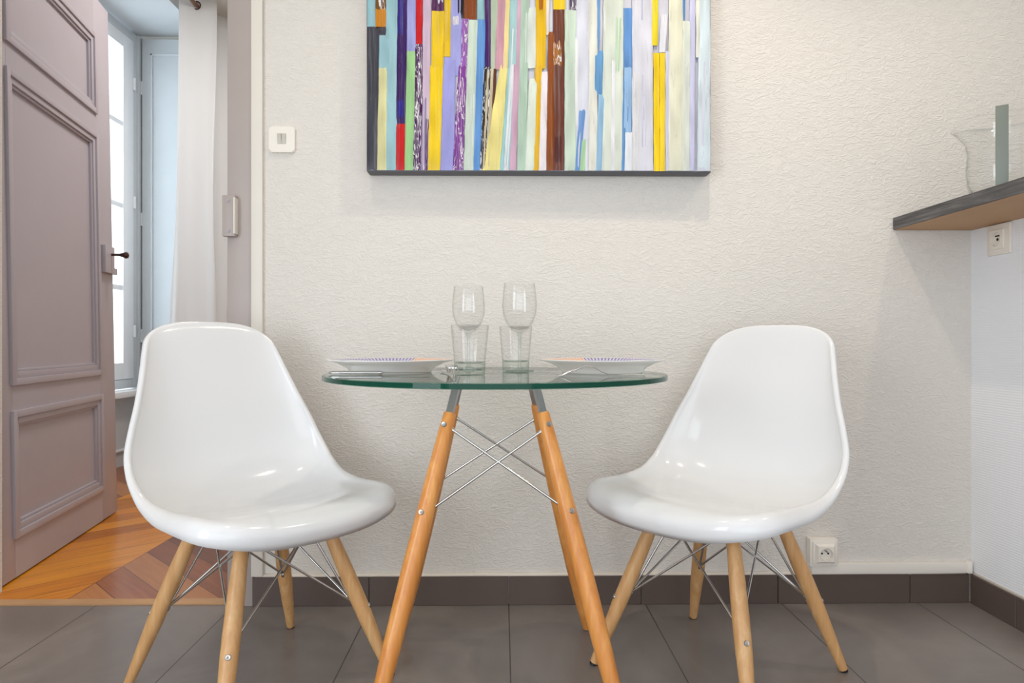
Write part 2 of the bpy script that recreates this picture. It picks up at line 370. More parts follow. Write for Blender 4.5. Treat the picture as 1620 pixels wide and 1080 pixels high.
# ------------------------------------------------------------------ sockets and switch
def faceplate(bm, half, r, yf, yb, grow=0, n=48):
    """square plate with a round well: front at yf, back at yb; grow = extra half width at the back"""
    def sq(h, a):
        c, s_ = math.cos(a), math.sin(a); k = h/max(abs(c), abs(s_)); return c*k, s_*k
    A = [2*PI*i/n for i in range(n)]; mk = lambda f, y: [bm.verts.new((f(a)[0], y, f(a)[1])) for a in A]
    ci = lambda rr: (lambda a: (rr*math.cos(a), rr*math.sin(a)))
    rings = [mk(lambda a: sq(half+grow, a), yb), mk(lambda a: sq(half, a), yf+.0012), mk(lambda a: sq(half-.0012, a), yf), mk(ci(r+.0016), yf), mk(ci(r+.0012), yf-.0016), mk(ci(r), yf-.0016), mk(ci(r-.0004), yb-.0003)]
    for a, b in zip(rings, rings[1:]):
        for i in range(n): bm.faces.new((a[i], a[(i+1) % n], b[(i+1) % n], b[i]))
    bm.faces.new(rings[-1])
def surface_socket():
    t = empty('wall_socket', (.986, WY, .163))
    bm = bmesh.new(); box(bm, -.043, .043, -.030, 0, -.043, .043, .004)
    # bevelled inner cover standing proud
    box(bm, -.036, .036, -.036, -.028, -.036, .036, .004)
    smooth_by_angle(mesh('cover', bm, M['plastic'], t), 25)
    bm = bmesh.new(); faceplate(bm, .0245, .0195, -.046, -.0362, .0055); smooth_by_angle(mesh('socket_face', bm, M['plastic'], t), 30)
    bm = bmesh.new()
    for x in (-.0095, .0095): tube(bm, [(x, -.0370, 0), (x, -.0360, 0)], .0030, 12)
    mesh('contact_hole', bm, M['hole'], t)
    tubeo('earth_pin', [(0, -.036, .009), (0, -.050, .009)], .0024, M['steel'], t)
    tag(t, 'white surface-mounted wall socket low on the wall beside the right chair', 'socket')
surface_socket()
def counter_socket():
    t = empty('wall_socket', (1.462, 1.983, 1.110), -PI/2)   # local -y faces the room (-x)
    bm = bmesh.new(); box(bm, -.046, .046, -.009, 0, -.0445, .0445, .003)
    smooth_by_angle(mesh('frame', bm, M['plastic'], t), 25)
    bm = bmesh.new(); faceplate(bm, .0285, .0195, -.0150, -.0092, 0); smooth_by_angle(mesh('socket_face', bm, M['plastic'], t), 30)
    bm = bmesh.new(); box(bm, -.010, .010, -.0104, -.0094, .0085, .0125); tube(bm, [(0, -.0104, 0), (0, -.0094, 0)], .0042, 12); mesh('contact_hole', bm, M['hole'], t)
    tag(t, 'white square flush socket on the half wall directly under the counter', 'socket')
counter_socket()
def light_switch():
    t = empty('light_switch', (-.676, WY, 1.430))
    bm = bmesh.new()
    # rounded-corner plate
    pts = []; R, r = .0395, .009
    for cx, cz, a0 in ((R-r, R-r, 0), (-R+r, R-r, 90), (-R+r, -R+r, 180), (R-r, -R+r, 270)):
        for k in range(7): a = math.radians(a0+k*15); pts.append((cx+r*math.cos(a), cz+r*math.sin(a)))
    prism(bm, pts, -.010, 0)
    es = [e for e in bm.edges if all(abs(v.co.y+.010) < 1e-5 for v in e.verts)]; bmesh.ops.bevel(bm, geom=es, offset=.003, segments=3, affect='EDGES')
    smooth_by_angle(mesh('switch_plate', bm, M['plastic'], t), 30)
    for x in (-.0068, .0068):
        bm = bmesh.new(); vs = box(bm, x-.0058, x+.0058, -.0145, -.009, -.0145, .0165, .0012)
        for v in bm.verts:
            if v.co.y < -.012 and v.co.z < 0: v.co.y += .0035
            elif v.co.y < -.012: v.co.y -= .003
        smooth_by_angle(mesh('rocker', bm, M['rocker'], t), 30)
    tag(t, 'small square double light switch on the wall beside the doorway', 'light switch')
light_switch()

# ------------------------------------------------------------------ counter
t = empty('counter', (1.215, 0, 1.157))
bm = bmesh.new(); box(bm, 0, .62, -1.0, WY-.001, .0012, .0385, .0015, seg=1); smooth_by_angle(mesh('worktop', bm, M['counter'], t), 30)
bm = bmesh.new(); box(bm, .003, .617, -.997, WY-.003, 0, .0012); mesh('underside', bm, M['ply'], t)
tag(t, 'dark grey wood-grain counter top with a tan underside resting on the half wall', 'counter')

def jug():
    t = empty('glass_jug', (1.312, 1.78, 1.1955), math.radians(-35))
    prof = [(0, .003), (.050, .003), (.058, 0), (.066, .004), (.0745, .03), (.0775, .075), (.0745, .11), (.0735, .145), (.079, .175), (.088, .200), (.0895, .2015), (.0880, .2025),
            (.0775, .176), (.0715, .146), (.0725, .11), (.0755, .075), (.0725, .032), (.062, .010), (0, .009)]
    bm = bmesh.new(); lathe(bm, prof, 64)
    for v in bm.verts:                       # pouring lip towards -x
        a = math.atan2(v.co.y, -v.co.x); k = max(0, math.cos(a))**8 * max(0, (v.co.z-.13)/.07)
        v.co.x -= .022*k; v.co.z -= .020*k
    mesh('jug_body', bm, M['glass'], t, True)
    bm = bmesh.new(); vs = box(bm, -.0135, .0135, -.110, -.102, .004, .207, .0015)
    box(bm, -.008, .008, -.104, -.074, .160, .172, .001); box(bm, -.008, .008, -.104, -.073, .045, .057, .001)
    o = smooth_by_angle(mesh('handle', bm, M['greyhandle'], t), 30); o['label'] = 'flat grey metal handle strip'
    tag(t, 'clear glass jug with a pouring lip and flat grey handle on the counter', 'jug')
jug()

# ------------------------------------------------------------------ painting
def painting():
    X0, X1, YF, Z0, Z1 = -.408, .630, 2.055, 1.321, 2.12
    t = empty('painting', ((X0+X1)/2, WY, Z0)); cx = (X0+X1)/2
    bm = bmesh.new(); box(bm, X0-cx, X1-cx, YF-WY, -.004, 0, Z1-Z0, .003)
    c = smooth_by_angle(mesh('canvas', bm, M['canvasside'], t), 30)
    S = [ # u0,u1 at top, v top, u0,u1 at bottom, v bottom, colour, scribble flag
     (583,1122,-90,583,1122,269,(214,214,226),0),
     (583,602,43,582,600,269,(62,62,72),0), (583,596,-90,583,596,43,(150,195,205),0), (583,600,108,582,599,269,(78,78,90),0),
     (602,614,44,601,612,56,(60,60,70),0), (596,614,-90,596,614,20,(120,78,24),1), (596,614,12,596,614,44,(208,134,20),0), (597,613,43,597,613,47,(40,12,12),0),
     (612,631,-90,611,630,269,(158,200,208),0), (602,620,57,601,618,110,(158,200,208),0), (601,615,107,598,613,269,(226,221,165),0),
     (632,647,-90,627,643,196,(52,4,92),0), (633,643,-90,630,640,60,(42,26,130),0), (629,641,150,629,640,194,(40,30,140),0), (628,643,196,627,642,269,(202,4,12),0),
     (646,660,-90,645,659,82,(164,166,224),0), (645,660,81,641,656,269,(160,208,142),0),
     (659,671,-90,659,669,70,(206,4,16),0), (658,671,70,654,668,269,(74,22,84),1), (660,669,80,656,663,269,(110,60,120),1),
     (671,684,-90,668,680,269,(214,190,212),0), (669,676,150,666,675,269,(150,136,170),0), (674,680,180,672,678,269,(70,8,74),0),
     (684,704,-90,684,703,18,(82,2,80),0), (693,703,-90,693,702,12,(200,200,215),0), 
     (684,705,18,683,702,110,(244,204,4),0), (682,702,104,677,697,269,(246,208,2),0), (704,715,-90,703,713,90,(240,198,4),0),
     (714,731,-90,712,730,120,(164,166,226),0), (702,722,91,697,718,269,(160,160,224),0), (716,727,22,716,727,44,(210,205,215),1),
     (724,735,-90,724,734,29,(14,4,14),0), (734,756,-90,734,754,31,(136,66,14),0), (738,748,-90,738,748,28,(176,96,24),0),
     (731,742,30,729,739,110,(150,90,175),1), (726,740,100,716,733,269,(126,56,148),1),
     (741,756,32,734,751,269,(206,222,206),0), (755,765,-90,755,766,31,(150,200,208),0), (756,769,31,747,762,269,(92,150,216),0), (744,752,140,740,748,269,(214,224,216),0),
     (767,777,-90,767,776,107,(62,4,92),0), (765,778,106,759,768,269,(40,28,24),1), (770,781,108,763,775,269,(206,192,158),0), (778,786,107,776,780,198,(88,40,14),0),
     (777,791,-90,776,790,110,(186,202,176),0), (790,804,-90,782,796,110,(208,156,170),0),
     (802,809,-90,790,803,110,(242,220,150),0), (790,803,108,762,790,269,(240,226,140),0),
     (809,822,-90,803,816,110,(166,206,208),0), (803,815,108,790,806,269,(164,208,212),0), (810,819,38,796,804,269,(226,230,233),0),
     (819,829,-90,805,816,269,(206,168,190),0), (824,838,-90,817,832,269,(180,206,186),0), (829,848,12,828,847,108,(222,230,222),0), (836,849,124,829,845,269,(220,230,216),0),
     (847,866,-90,846,862,108,(232,186,4),0), (850,862,-90,852,858,22,(176,98,4),0), (846,857,100,841,852,269,(232,182,6),0), (863,871,-90,863,867,55,(230,222,214),0),
     (866,876,50,862,874,269,(146,74,8),0), (855,869,113,851,864,269,(236,228,234),0),
     (874,893,-90,874,893,15,(248,208,2),0), (874,892,15,873,891,269,(108,54,34),0), (874,886,60,873,889,110,(160,100,20),1), (875,890,110,874,890,200,(120,86,48),1), (876,888,210,875,888,262,(86,34,26),0),
     (892,911,16,892,910,269,(206,224,206),0), (900,912,-90,900,911,16,(90,76,100),1), (910,931,-90,910,930,269,(218,220,232),0), (908,914,55,908,913,200,(236,238,240),0),
     (930,944,-90,930,943,269,(232,232,220),0), (943,950,-90,940,946,82,(112,160,214),0), (939,953,80,938,951,150,(100,156,206),0), (945,955,148,940,950,269,(150,190,222),0),
     (914,926,168,908,916,269,(112,156,216),0), (919,926,215,915,924,269,(176,216,166),0),
     (954,985,-90,950,983,269,(222,229,216),0), (972,982,20,970,978,120,(192,218,188),0), (966,972,90,964,970,269,(236,236,240),0),
     (984,998,12,984,998,110,(98,148,208),0), (985,998,104,984,997,210,(150,186,224),0), (984,990,120,981,986,269,(96,146,200),0), (990,998,160,989,997,200,(90,142,206),0), (986,998,208,985,998,269,(232,236,242),0),
     (998,1030,-90,998,1031,269,(220,220,230),0), (1010,1026,-90,1010,1026,40,(186,190,214),0), (1000,1010,106,999,1009,269,(230,228,214),0), (1012,1022,110,1012,1020,240,(206,206,224),0),
     (1029,1039,-90,1028,1038,71,(246,222,14),0), (1031,1041,83,1032,1041,270,(250,212,6),0), (1041,1050,83,1041,1050,270,(248,214,34),0),
     (1043,1054,22,1040,1050,82,(228,228,236),0), (1050,1059,80,1050,1060,269,(206,206,232),0), (1056,1078,-90,1054,1078,269,(233,232,208),0), (1077,1082,-90,1078,1081,31,(84,138,206),0),
     (1078,1090,32,1076,1088,269,(222,228,216),0), (1088,1098,-90,1088,1096,269,(204,204,234),0), (1098,1106,-90,1098,1104,90,(226,228,216),0), (1104,1121,-90,1100,1121,269,(212,226,232),0), (1110,1121,90,1100,1121,269,(210,212,226),0)]
    bm = bmesh.new(); cl = bm.loops.layers.float_color.new('Col')
    fu = lambda u: (u-583)/539*(X1-X0-.004) + X0-cx+.002
    fz = lambda v: (270-v)*(YF/1080)+.002
    rnd = random.Random(3)
    for i, (a0, a1, vt, b0, b1, vb, c, fl) in enumerate(S):
        NR = max(3, int((vb-vt)/9)); lift = .0004+.00006*i+(.0012 if i else 0); th = .0 if i == 0 else .0014+rnd.random()*.0012
        prof = [(0, 0), (.06, .7), (.16, 1.0), (.5, .62), (.84, 1.0), (.94, .7), (1, 0)]
        rows = []; sd = rnd.random()*99; amp = .0013 if i else 0
        for r in range(NR+1):
            k = r/NR; v = vt+(vb-vt)*k; u0 = a0+(b0-a0)*k; u1 = a1+(b1-a1)*k
            e0 = noise.noise(Vector((sd, v*.05, 0)))*amp+noise.noise(Vector((sd, v*.35, 3)))*amp*.6
            e1 = noise.noise(Vector((sd+9, v*.05, 0)))*amp+noise.noise(Vector((sd+9, v*.35, 3)))*amp*.6
            x0, x1 = fu(u0)+e0, fu(u1)+e1; endk = min(1, min(r, NR-r)/1.0+.15) if i else 1
            rows.append([bm.verts.new((max(X0-cx+.001, min(X1-cx-.001, x0+(x1-x0)*p)), YF-WY-lift-th*q*endk, max(.002, min(Z1-Z0-.002, fz(v)+(noise.noise(Vector((p*4, sd, 1)))*.002 if r in (0, NR) and i else 0))))) for p, q in prof])
        base = tuple(x*.86 for x in lin(c))
        for r in range(NR):
            for q in range(len(prof)-1):
                f = bm.faces.new((rows[r][q], rows[r+1][q], rows[r+1][q+1], rows[r][q+1])); f.smooth = True
                for l, (r_, q_) in zip(f.loops, ((r, q), (r+1, q), (r+1, q+1), (r, q+1))):
                    n_ = 1+.26*noise.noise(Vector((sd, q_*.6, r_*.22)))
                    l[cl] = (*[min(1, x*n_) for x in base], 0. if fl else 1.)
    # closed slab backs are not needed: strokes lie on the canvas face
    o = mesh('paint_strokes', bm, M['strokes'], t, keep=True)
    tag(t, 'unframed abstract canvas of upright multicoloured paint strokes hung above the table', 'painting')
painting()

# ------------------------------------------------------------------ glass table
TX, TY, TT = -.016, 1.65, .735
def table():
    t = empty('dining_table', (TX, TY, 0), math.radians(1.3)); R = .405; th = .0125
    bm = bmesh.new()
    lathe(bm, [(0, TT-th), (R-.0015, TT-th), (R, TT-th+.0015), (R, TT-.0015), (R-.0015, TT), (0, TT)], 128, [0, 2, 1, 2, 0])
    o = mesh('tabletop', bm, None, t, False, [M['tableglass'], M['rim'], M['rimedge']]); smooth_by_angle(o, 30); o['label'] = 'round clear glass top with a green edge'
    T0, F0, ZT = .105, .262, .650
    P = {}
    for sx in (-1, 1):
        for sy in (-1, 1):
            foot = Vector((sx*F0, sy*F0, .0)); top = Vector((sx*T0, sy*T0, ZT)); d = top-foot
            rad = [(0, .0125), (.02, .0135), (.12, .0170), (.28, .0198), (.45, .0205), (.62, .0198), (.80, .0180), (.93, .0160), (.995, .0140), (1, .0125)]
            start = foot+d*.012
            bm = bmesh.new(); tube(bm, [foot+d*(.012+.988*k) for k, r in rad], [r for k, r in rad], 28)
            lg = smooth_by_angle(mesh('leg', bm, M['orangewood'], t), 40)
            tubeo('foot_glide', [foot+Vector((0, 0, .0)), foot+d*.013], .011, M['steel'], lg, 16)
            # steel bar set in a slot at the head of the leg, runs on to the underside of the glass
            e = top+d*((TT-th-.003-ZT)/ZT); x = Vector((sx, -sy, 0)).normalized()*.0115; yv = Vector((sx, sy, 0)).normalized()*.0030
            s0 = top-d*.06
            bm = bmesh.new(); ring = []
            for c in (s0, e): ring.append([bm.verts.new(c+x*a+yv*b) for a, b in ((-1, -1), (1, -1), (1, 1), (-1, 1))])
            bm.faces.new(ring[0][::-1]); bm.faces.new(ring[1])
            for k in range(4): bm.faces.new((ring[0][k], ring[0][(k+1) % 4], ring[1][(k+1) % 4], ring[1][k]))
            box(bm, e.x-.016, e.x+.016, e.y-.016, e.y+.016, TT-th-.0035, TT-th-.0003, .001)
            b_ = mesh('bracket', bm, M['steel'], lg)
            dn = d.normalized()
            for z in (.622, .438):
                c = foot+d*(z/ZT); r = .0162 if z > .5 else .0196
                nrm = Vector((sx*.45, sy, 0)); nrm = (nrm-dn*nrm.dot(dn)).normalized()
                disc_screw('screw', c+nrm*(r-.001), nrm, .0062, lg)
            P[(sx, sy)] = lambda z, f=foot, dd=d: f+dd*(z/ZT)
    def rod(a, b, za, zb):
        p, q = P[a](za), P[b](zb); u = (q-p).normalized(); p, q = p+u*.012, q-u*.016
        bm = bmesh.new(); tube(bm, [p, q], .0031, 10)
        for c, s in ((p, 1), (q, -1)): tube(bm, [c-u*s*.002, c+u*s*.008], .0052, 12)
        smooth_by_angle(mesh('cross_rod', bm, M['chrome'], t), 40)
    for sy in (-1, 1):
        rod((-1, sy), (1, sy), .622, .440); rod((1, sy), (-1, sy), .617, .436)
    for sx in (-1, 1):
        rod((sx, -1), (sx, 1), .612, .445); rod((sx, 1), (sx, -1), .607, .431)
    tag(t, 'round glass-topped dining table on splayed orange-brown wooden legs with crossed steel rods', 'table')
table()

# ------------------------------------------------------------------ chairs
def crom(a, b, c, d, t): return .5*((2*b)+(-a+c)*t+(2*a-5*b+4*c-d)*t*t+(-a+3*b-3*c+d)*t**3)
def make_chair():
    t = empty('shell_chair')
    # stations front edge -> top of back: x, z on the centre line, half width, edge offset x, z, exponent
    # last two: radius and depth of the rolled rim
    # rim radius and depth are the last two
    ST = [(.262, .437, .214, -.004, .012, 1.3, .028, .016), (.235, .447, .219, -.004, .013, 1.3, .028, .016), (.190, .447, .222, -.004, .014, 1.3, .027, .016), (.125, .438, .226, -.003, .020, 1.2, .025, .016), (.040, .424, .231, .006, .032, 1.15, .022, .015),
          (-.050, .414, .240, .020, .054, 1.1, .015, .010), (-.120, .420, .246, .040, .078, 1.1, .011, .007), (-.165, .452, .248, .056, .076, 1.1, .009, .005), (-.194, .510, .243, .062, .050, 1.15, .008, .005),
          (-.210, .580, .228, .058, .026, 1.2, .007, .005), (-.226, .650, .206, .048, .012, 1.3, .007, .005), (-.244, .720, .187, .038, .000, 1.4, .007, .005), (-.262, .785, .170, .026, -.004, 1.5, .007, .005), (-.274, .825, .160, .018, -.006, 1.6, .007, .005), (-.283, .852, .153, .014, -.008, 1.7, .007, .005)]
    def sta(u):
        k = min(int(u), len(ST)-2); u -= k
        q = [ST[max(0, min(len(ST)-1, k+j))] for j in (-1, 0, 1, 2)]
        return [crom(q[0][n], q[1][n], q[2][n], q[3][n], u) for n in range(8)]
    K = 700; cum = [0.]; pv = sta(0)
    for i in range(1, K+1):
        c_ = sta(i/K*(len(ST)-1)); cum.append(cum[-1]+math.hypot(c_[0]-pv[0], c_[1]-pv[1])); pv = c_
    import bisect
    def at_len(s):
        i = max(1, min(K, bisect.bisect_left(cum, s))); f = (s-cum[i-1])/max(1e-9, cum[i]-cum[i-1]); return sta((i-1+f)/K*(len(ST)-1))
    TOT = cum[-1]; NS, NT = 60, 52; rim = {}
    bm = bmesh.new(); rows = [[None]*(NT+1) for _ in range(NS+1)]
    for j in range(NT+1):
        tt = math.sin((j/NT*2-1)*PI/2); at_ = min(1, abs(tt))
        lo = .105*(1-max(0, 1-at_**2.5)**(1/2.5)); hi = TOT-.066*(1-max(0, 1-at_**3)**(1/3))
        for i in range(NS+1):
            x, z, w_, ex, ez, p, rr, rd = at_len(lo+(hi-lo)*i/NS)
            c = (1-math.sqrt(1-(.985*tt)**2))**p
            v = bm.verts.new((x+ex*c, w_*tt, z+ez*c)); rows[i][j] = v; rim[v] = (rr, rd)
    for i in range(NS):
        for j in range(NT): bm.faces.new((rows[i][j], rows[i+1][j], rows[i+1][j+1], rows[i][j+1]))
    bm.normal_update()
    # make the sitting side the positive normal
    if rows[NS//3][NT//2].normal.z < 0:
        bmesh.ops.reverse_faces(bm, faces=bm.faces[:]); bm.normal_update()
    # walk the boundary, then grow a rolled rim from it
    loop = [rows[0][j] for j in range(NT+1)]+[rows[i][NT] for i in range(1, NS+1)]+[rows[NS][j] for j in range(NT-1, -1, -1)]+[rows[i][0] for i in range(NS-1, 0, -1)]
    n_ = len(loop); P0 = [v.co.copy() for v in loop]; N0 = [v.normal.copy() for v in loop]; sgn = 0; dirs = []
    for i in range(n_):
        nn = sum((N0[(i+k) % n_] for k in range(-4, 5)), Vector()).normalized(); tg = (P0[(i+2) % n_]-P0[i-2]).normalized()
        out = tg.cross(nn).normalized(); dirs.append([nn, out])
    if dirs[0][1].x < 0 and dirs[NT//2][1].x < 0: dirs = [[a, -b] for a, b in dirs]
    rr = [rim[v] for v in loop]; prev = loop
    for st in (.25, .5, .75, 1.0, 2.0):
        th = math.radians(100)*min(st, 1); ring = []
        for i in range(n_):
            nn, out = dirs[i]; r_, d_ = [sum(rr[(i+k) % n_][q] for k in range(-3, 4))/7 for q in (0, 1)]
            o_, dn_ = r_*math.sin(th), r_*(1-math.cos(th))
            if st > 1: dn_ += d_; o_ -= d_*.12
            ring.append(bm.verts.new(P0[i]+out*o_-nn*dn_))
        for i in range(n_): bm.faces.new((prev[i], prev[(i+1) % n_], ring[(i+1) % n_], ring[i]))
        prev = ring
    bmesh.ops.recalc_face_normals(bm, faces=bm.faces[:]); bm.normal_update()
    bm.verts.ensure_lookup_table()
    if rows[NS//3][NT//2].normal.z < 0: bmesh.ops.reverse_faces(bm, faces=bm.faces[:])
    sh = mesh('seat_shell', bm, M['shell'], t, True, keep=True); md = sh.modifiers.new('thick', 'SOLIDIFY'); md.thickness = .005; md.offset = -1
    # legs: feet (fx, fy), heads under the seat
    fx, fy = .218, .216; HZ = .372; TF = .47
    def at(sx, sy, z): k = 1-TF*z/.347; return Vector((sx*fx*k, sy*fy*k, z))
    for sx in (1, -1):
        for sy in (1, -1):
            f, h = at(sx, sy, .006), at(sx, sy, HZ)
            rad = [(0, .0108), (.05, .0118), (.2, .0148), (.4, .0182), (.55, .0188), (.75, .0178), (.92, .0158), (.99, .0140), (1, .0125)]
            bm = bmesh.new(); tube(bm, [f+(h-f)*k for k, r in rad], [r for k, r in rad], 28)
            lg = smooth_by_angle(mesh('leg', bm, M['beech'], t), 40)
            tubeo('foot_glide', [at(sx, sy, 0), at(sx, sy, .007)], .0102, M['black'], lg, 16)
            dn = (h-f).normalized()
            n = Vector((sx*.75, sy, 0)) if sx*sy > 0 else Vector((sx, sy*.75, 0)); n = (n-dn*n.dot(dn)).normalized()
            for z in (.166,): disc_screw('screw', at(sx, sy, z)+n*.0176, n, .0060, lg)
            top = at(sx, sy, .352); inn = Vector((sx*.052, sy*.050, .366))
            bm = bmesh.new(); tube(bm, [top, Vector((sx*.075, sy*.070, .372)), inn], .0055, 10); smooth_by_angle(mesh('upper_strut', bm, M['chrome'], t))
    def rod(a, b):
        u = (b-a).normalized(); bm = bmesh.new(); tube(bm, [a, b], .0029, 10); tube(bm, [a-u*.002, a+u*.006], .0048, 10); smooth_by_angle(mesh('brace_rod', bm, M['chrome'], t), 40)
    def low(sx, sy): v = at(sx, sy, .178); n = Vector((-v.x, -v.y, 0)).normalized(); return v+n*.017
    def high(sx, sy): return Vector((sx*.085, sy*.074, .366))
    cs = [(1, 1), (1, -1), (-1, -1), (-1, 1)]
    for i, c in enumerate(cs):
        rod(low(*c), high(*c))
        for n in (cs[(i+1) % 4], cs[i-1]): rod(low(*c)+Vector((0, 0, .004)), high(*n))
    # flat steel cross bars and rubber mounts under the shell
    bm = bmesh.new()
    box(bm, -.100, .110, -.082, -.066, .366, .371, .001); box(bm, -.100, .110, .066, .082, .366, .371, .001); box(bm, .07, .086, -.082, .082, .3662, .3708, .001); box(bm, -.086, -.07, -.082, .082, .3662, .3708, .001)
    smooth_by_angle(mesh('seat_frame', bm, M['steel'], t))
    for sx in (1, -1):
        for sy in (1, -1): tubeo('rubber_mount', [(sx*.075, sy*.074, .370), (sx*.075, sy*.074, .408+(.018 if sx > 0 else .004))], [.018, .022], M['black'], t, 20)
    return t
def copy_tree(o, parent=None):
    c = o.copy(); COL.objects.link(c)
    if parent: c.parent = parent
    for ch in list(o.children): copy_tree(ch, c)
    return c
CH = make_chair()
CH2 = copy_tree(CH)
CH.location = (-.577, 1.640, 0); CH.rotation_euler = (0, 0, math.radians(-40.8))
for c in CH.children:
    if c.name.startswith('seat_shell'): c.rotation_euler = (0, 0, math.radians(-2)); c.scale = (1, .975, 1.008)
CH2.location = (.534, 1.690, 0); CH2.rotation_euler = (0, 0, math.atan2(-.650, -.76))
G = 'white shell chairs at the glass table'
tag(CH, 'white moulded shell chair on wooden legs, left of the table in front of the doorway', 'chair', G)
tag(CH2, 'white moulded shell chair on wooden legs, right of the table near the low wall socket', 'chair', G)

# ------------------------------------------------------------------ things on the table
def wine(loc, lab, s=1):
    t = empty('wine_glass', loc)
    outer = [(0, 0), (.036, 0), (.0375, .0012), (.036, .0026), (.018, .0050), (.0060, .0085), (.0042, .016), (.0036, .05), (.0040, .088), (.0065, .098)]
    inner = [(.020, .105), (.034, .122), (.0425, .145), (.0450, .168), (.0430, .198), (.0395, .2265), (.0388, .2272), (.0382, .2265), (.0418, .198), (.0438, .168), (.0412, .146), (.0328, .124), (.018, .109), (0, .106)]
    bm = bmesh.new(); lathe(bm, [(r*s, z*s) for r, z in outer]+[(.0065*s, .0985*s), (0, .0985*s)], 48); mesh('stem', bm, M['thickglass'], t, True)
    bm = bmesh.new(); lathe(bm, [(0, .0985*s), (.0068*s, .099*s)]+[(r*s, z*s) for r, z in inner], 64); mesh('bowl', bm, M['glass'], t, True)
    return tag(t, lab, 'wine glass', 'wine glasses on the glass table')
def tumbler(loc, lab, s=1):
    t = empty('tumbler', loc)
    bm = bmesh.new(); lathe(bm, [(.0355, .0302), (.0432, .112), (.0426, .1130), (.0418, .112), (.0343, .0302)], 64); mesh('glass_wall', bm, M['glass'], t, True)
    bm = bmesh.new(); lathe(bm, [(0, 0), (.032, 0), (.0342, .0015), (.0355, .030), (.0343, .0302), (.026, .0265), (0, .0255)], 64); mesh('thick_base', bm, M['thickglass'], t, True)
    t.scale = (s, s, 1)
    return tag(t, lab, 'tumbler', 'tumblers on the glass table')
wine((-.093, 1.87, TT), 'wine glass standing behind the left tumbler, seen through it')
wine((.044, 1.765, TT), 'wine glass whose stem shows behind the right tumbler')
tumbler((-.074, 1.545, TT), 'clear thick-based tumbler at the middle of the table, nearer the left plate')
tumbler((.032, 1.655, TT), 'clear thick-based tumbler at the middle of the table, nearer the right plate', .93)

def plate(loc, lab, rz):
    t = empty('dinner_plate', loc, rz)
    bm = bmesh.new()
    lathe(bm, [(0, .004), (.088, .004), (.092, 0), (.097, 0), (.099, .004), (.108, .013), (.130, .0240), (.152, .0300), (.1545, .0320), (.1535, .0332), (.150, .0328), (.128, .0268), (.112, .019), (.098, .0095), (0, .0085)], 96)
    o = mesh('plate_body', bm, M['plate'], None, True); o.name = 'dinner_plate'; o.location = loc; o.rotation_euler = (0, 0, rz)
    bpy.data.objects.remove(t)
    return tag(o, lab, 'plate', 'plates on the glass table')
plate((-.272, 1.675, TT), 'dinner plate with an orange and violet patterned rim, set before the left chair', .5)
plate((.245, 1.675, TT), 'dinner plate with an orange and violet patterned rim, set before the right chair', 2.2)

def strip(bm, secs):
    """secs: list of (centre, half width vector, half thickness vector) -> closed rounded bar"""
    rings = []
    for c, wv, tv in secs:
        rings.append([bm.verts.new(Vector(c)+Vector(wv)*math.cos(2*PI*k/12)+Vector(tv)*math.sin(2*PI*k/12)) for k in range(12)])
    for a, b in zip(rings, rings[1:]):
        for k in range(12): bm.faces.new((a[k], a[(k+1) % 12], b[(k+1) % 12], b[k]))
    bm.faces.new(rings[0][::-1]); bm.faces.new(rings[-1])
def fork(loc, rz, lab, arch=.017, drop=False):
    """fork lying face down: tines arched upward from the table; local +x runs towards the handle end"""
    t = empty('fork', loc, rz)
    prof = [(-.052, .0170), (-.035, .0225), (-.018, .0210), (0, .0105), (.015, .0045), (.05, .0035), (.09, .0042), (.125, .0048), (.140, .0030)]
    wid = [.0125, .0125, .0120, .0065, .0030, .0030, .0045, .0065, .0030]
    bm = bmesh.new(); strip(bm, [((x, 0, z), (0, w_, 0), (0, 0, .0013)) for (x, z), w_ in zip(prof, wid)]); smooth_by_angle(mesh('handle', bm, M['chrome'], t), 50)
    bm = bmesh.new()
    for k in range(4):
        y = (k-1.5)*.0072
        tube(bm, [(-.050, y, .0176), (-.068, y*.98, .0115), (-.082, y*.95, .0045), (-.092, y*.93, .0012)], [.0016, .0015, .0013, .0007], 8)
    smooth_by_angle(mesh('tines', bm, M['chrome'], t), 50)
    return tag(t, lab, 'fork')
f1 = fork((.215, 1.485, TT), .03, 'steel fork lying face down in front of the right plate')
def knife():
    t = empty('table_knife', (-.308, 1.562, TT), 0)
    bm = bmesh.new(); strip(bm, [((x, 0, .0048), (0, w_, 0), (0, 0, h)) for x, w_, h in ((-.088, .004, .002), (-.082, .0075, .0040), (-.05, .0078, .0044), (0, .0065, .0040), (.022, .0055, .0036), (.028, .0062, .0048), (.034, .004, .003))])
    smooth_by_angle(mesh('handle', bm, M['chrome'], t), 50)
    bm = bmesh.new(); strip(bm, [((x, y, .0052), (0, w_, 0), (0, 0, h)) for x, y, w_, h in ((.033, 0, .004, .0016), (.045, .001, .0085, .0012), (.09, .001, .0095, .0011), (.125, .002, .0085, .0010), (.142, .005, .002, .0007))])
    smooth_by_angle(mesh('blade', bm, M['chrome'], t), 50)
    tag(t, 'steel table knife lying in front of the left plate', 'knife')
knife()
fork((-.122, 1.575, TT), math.radians(102), 'steel fork between the left plate and the left tumbler')

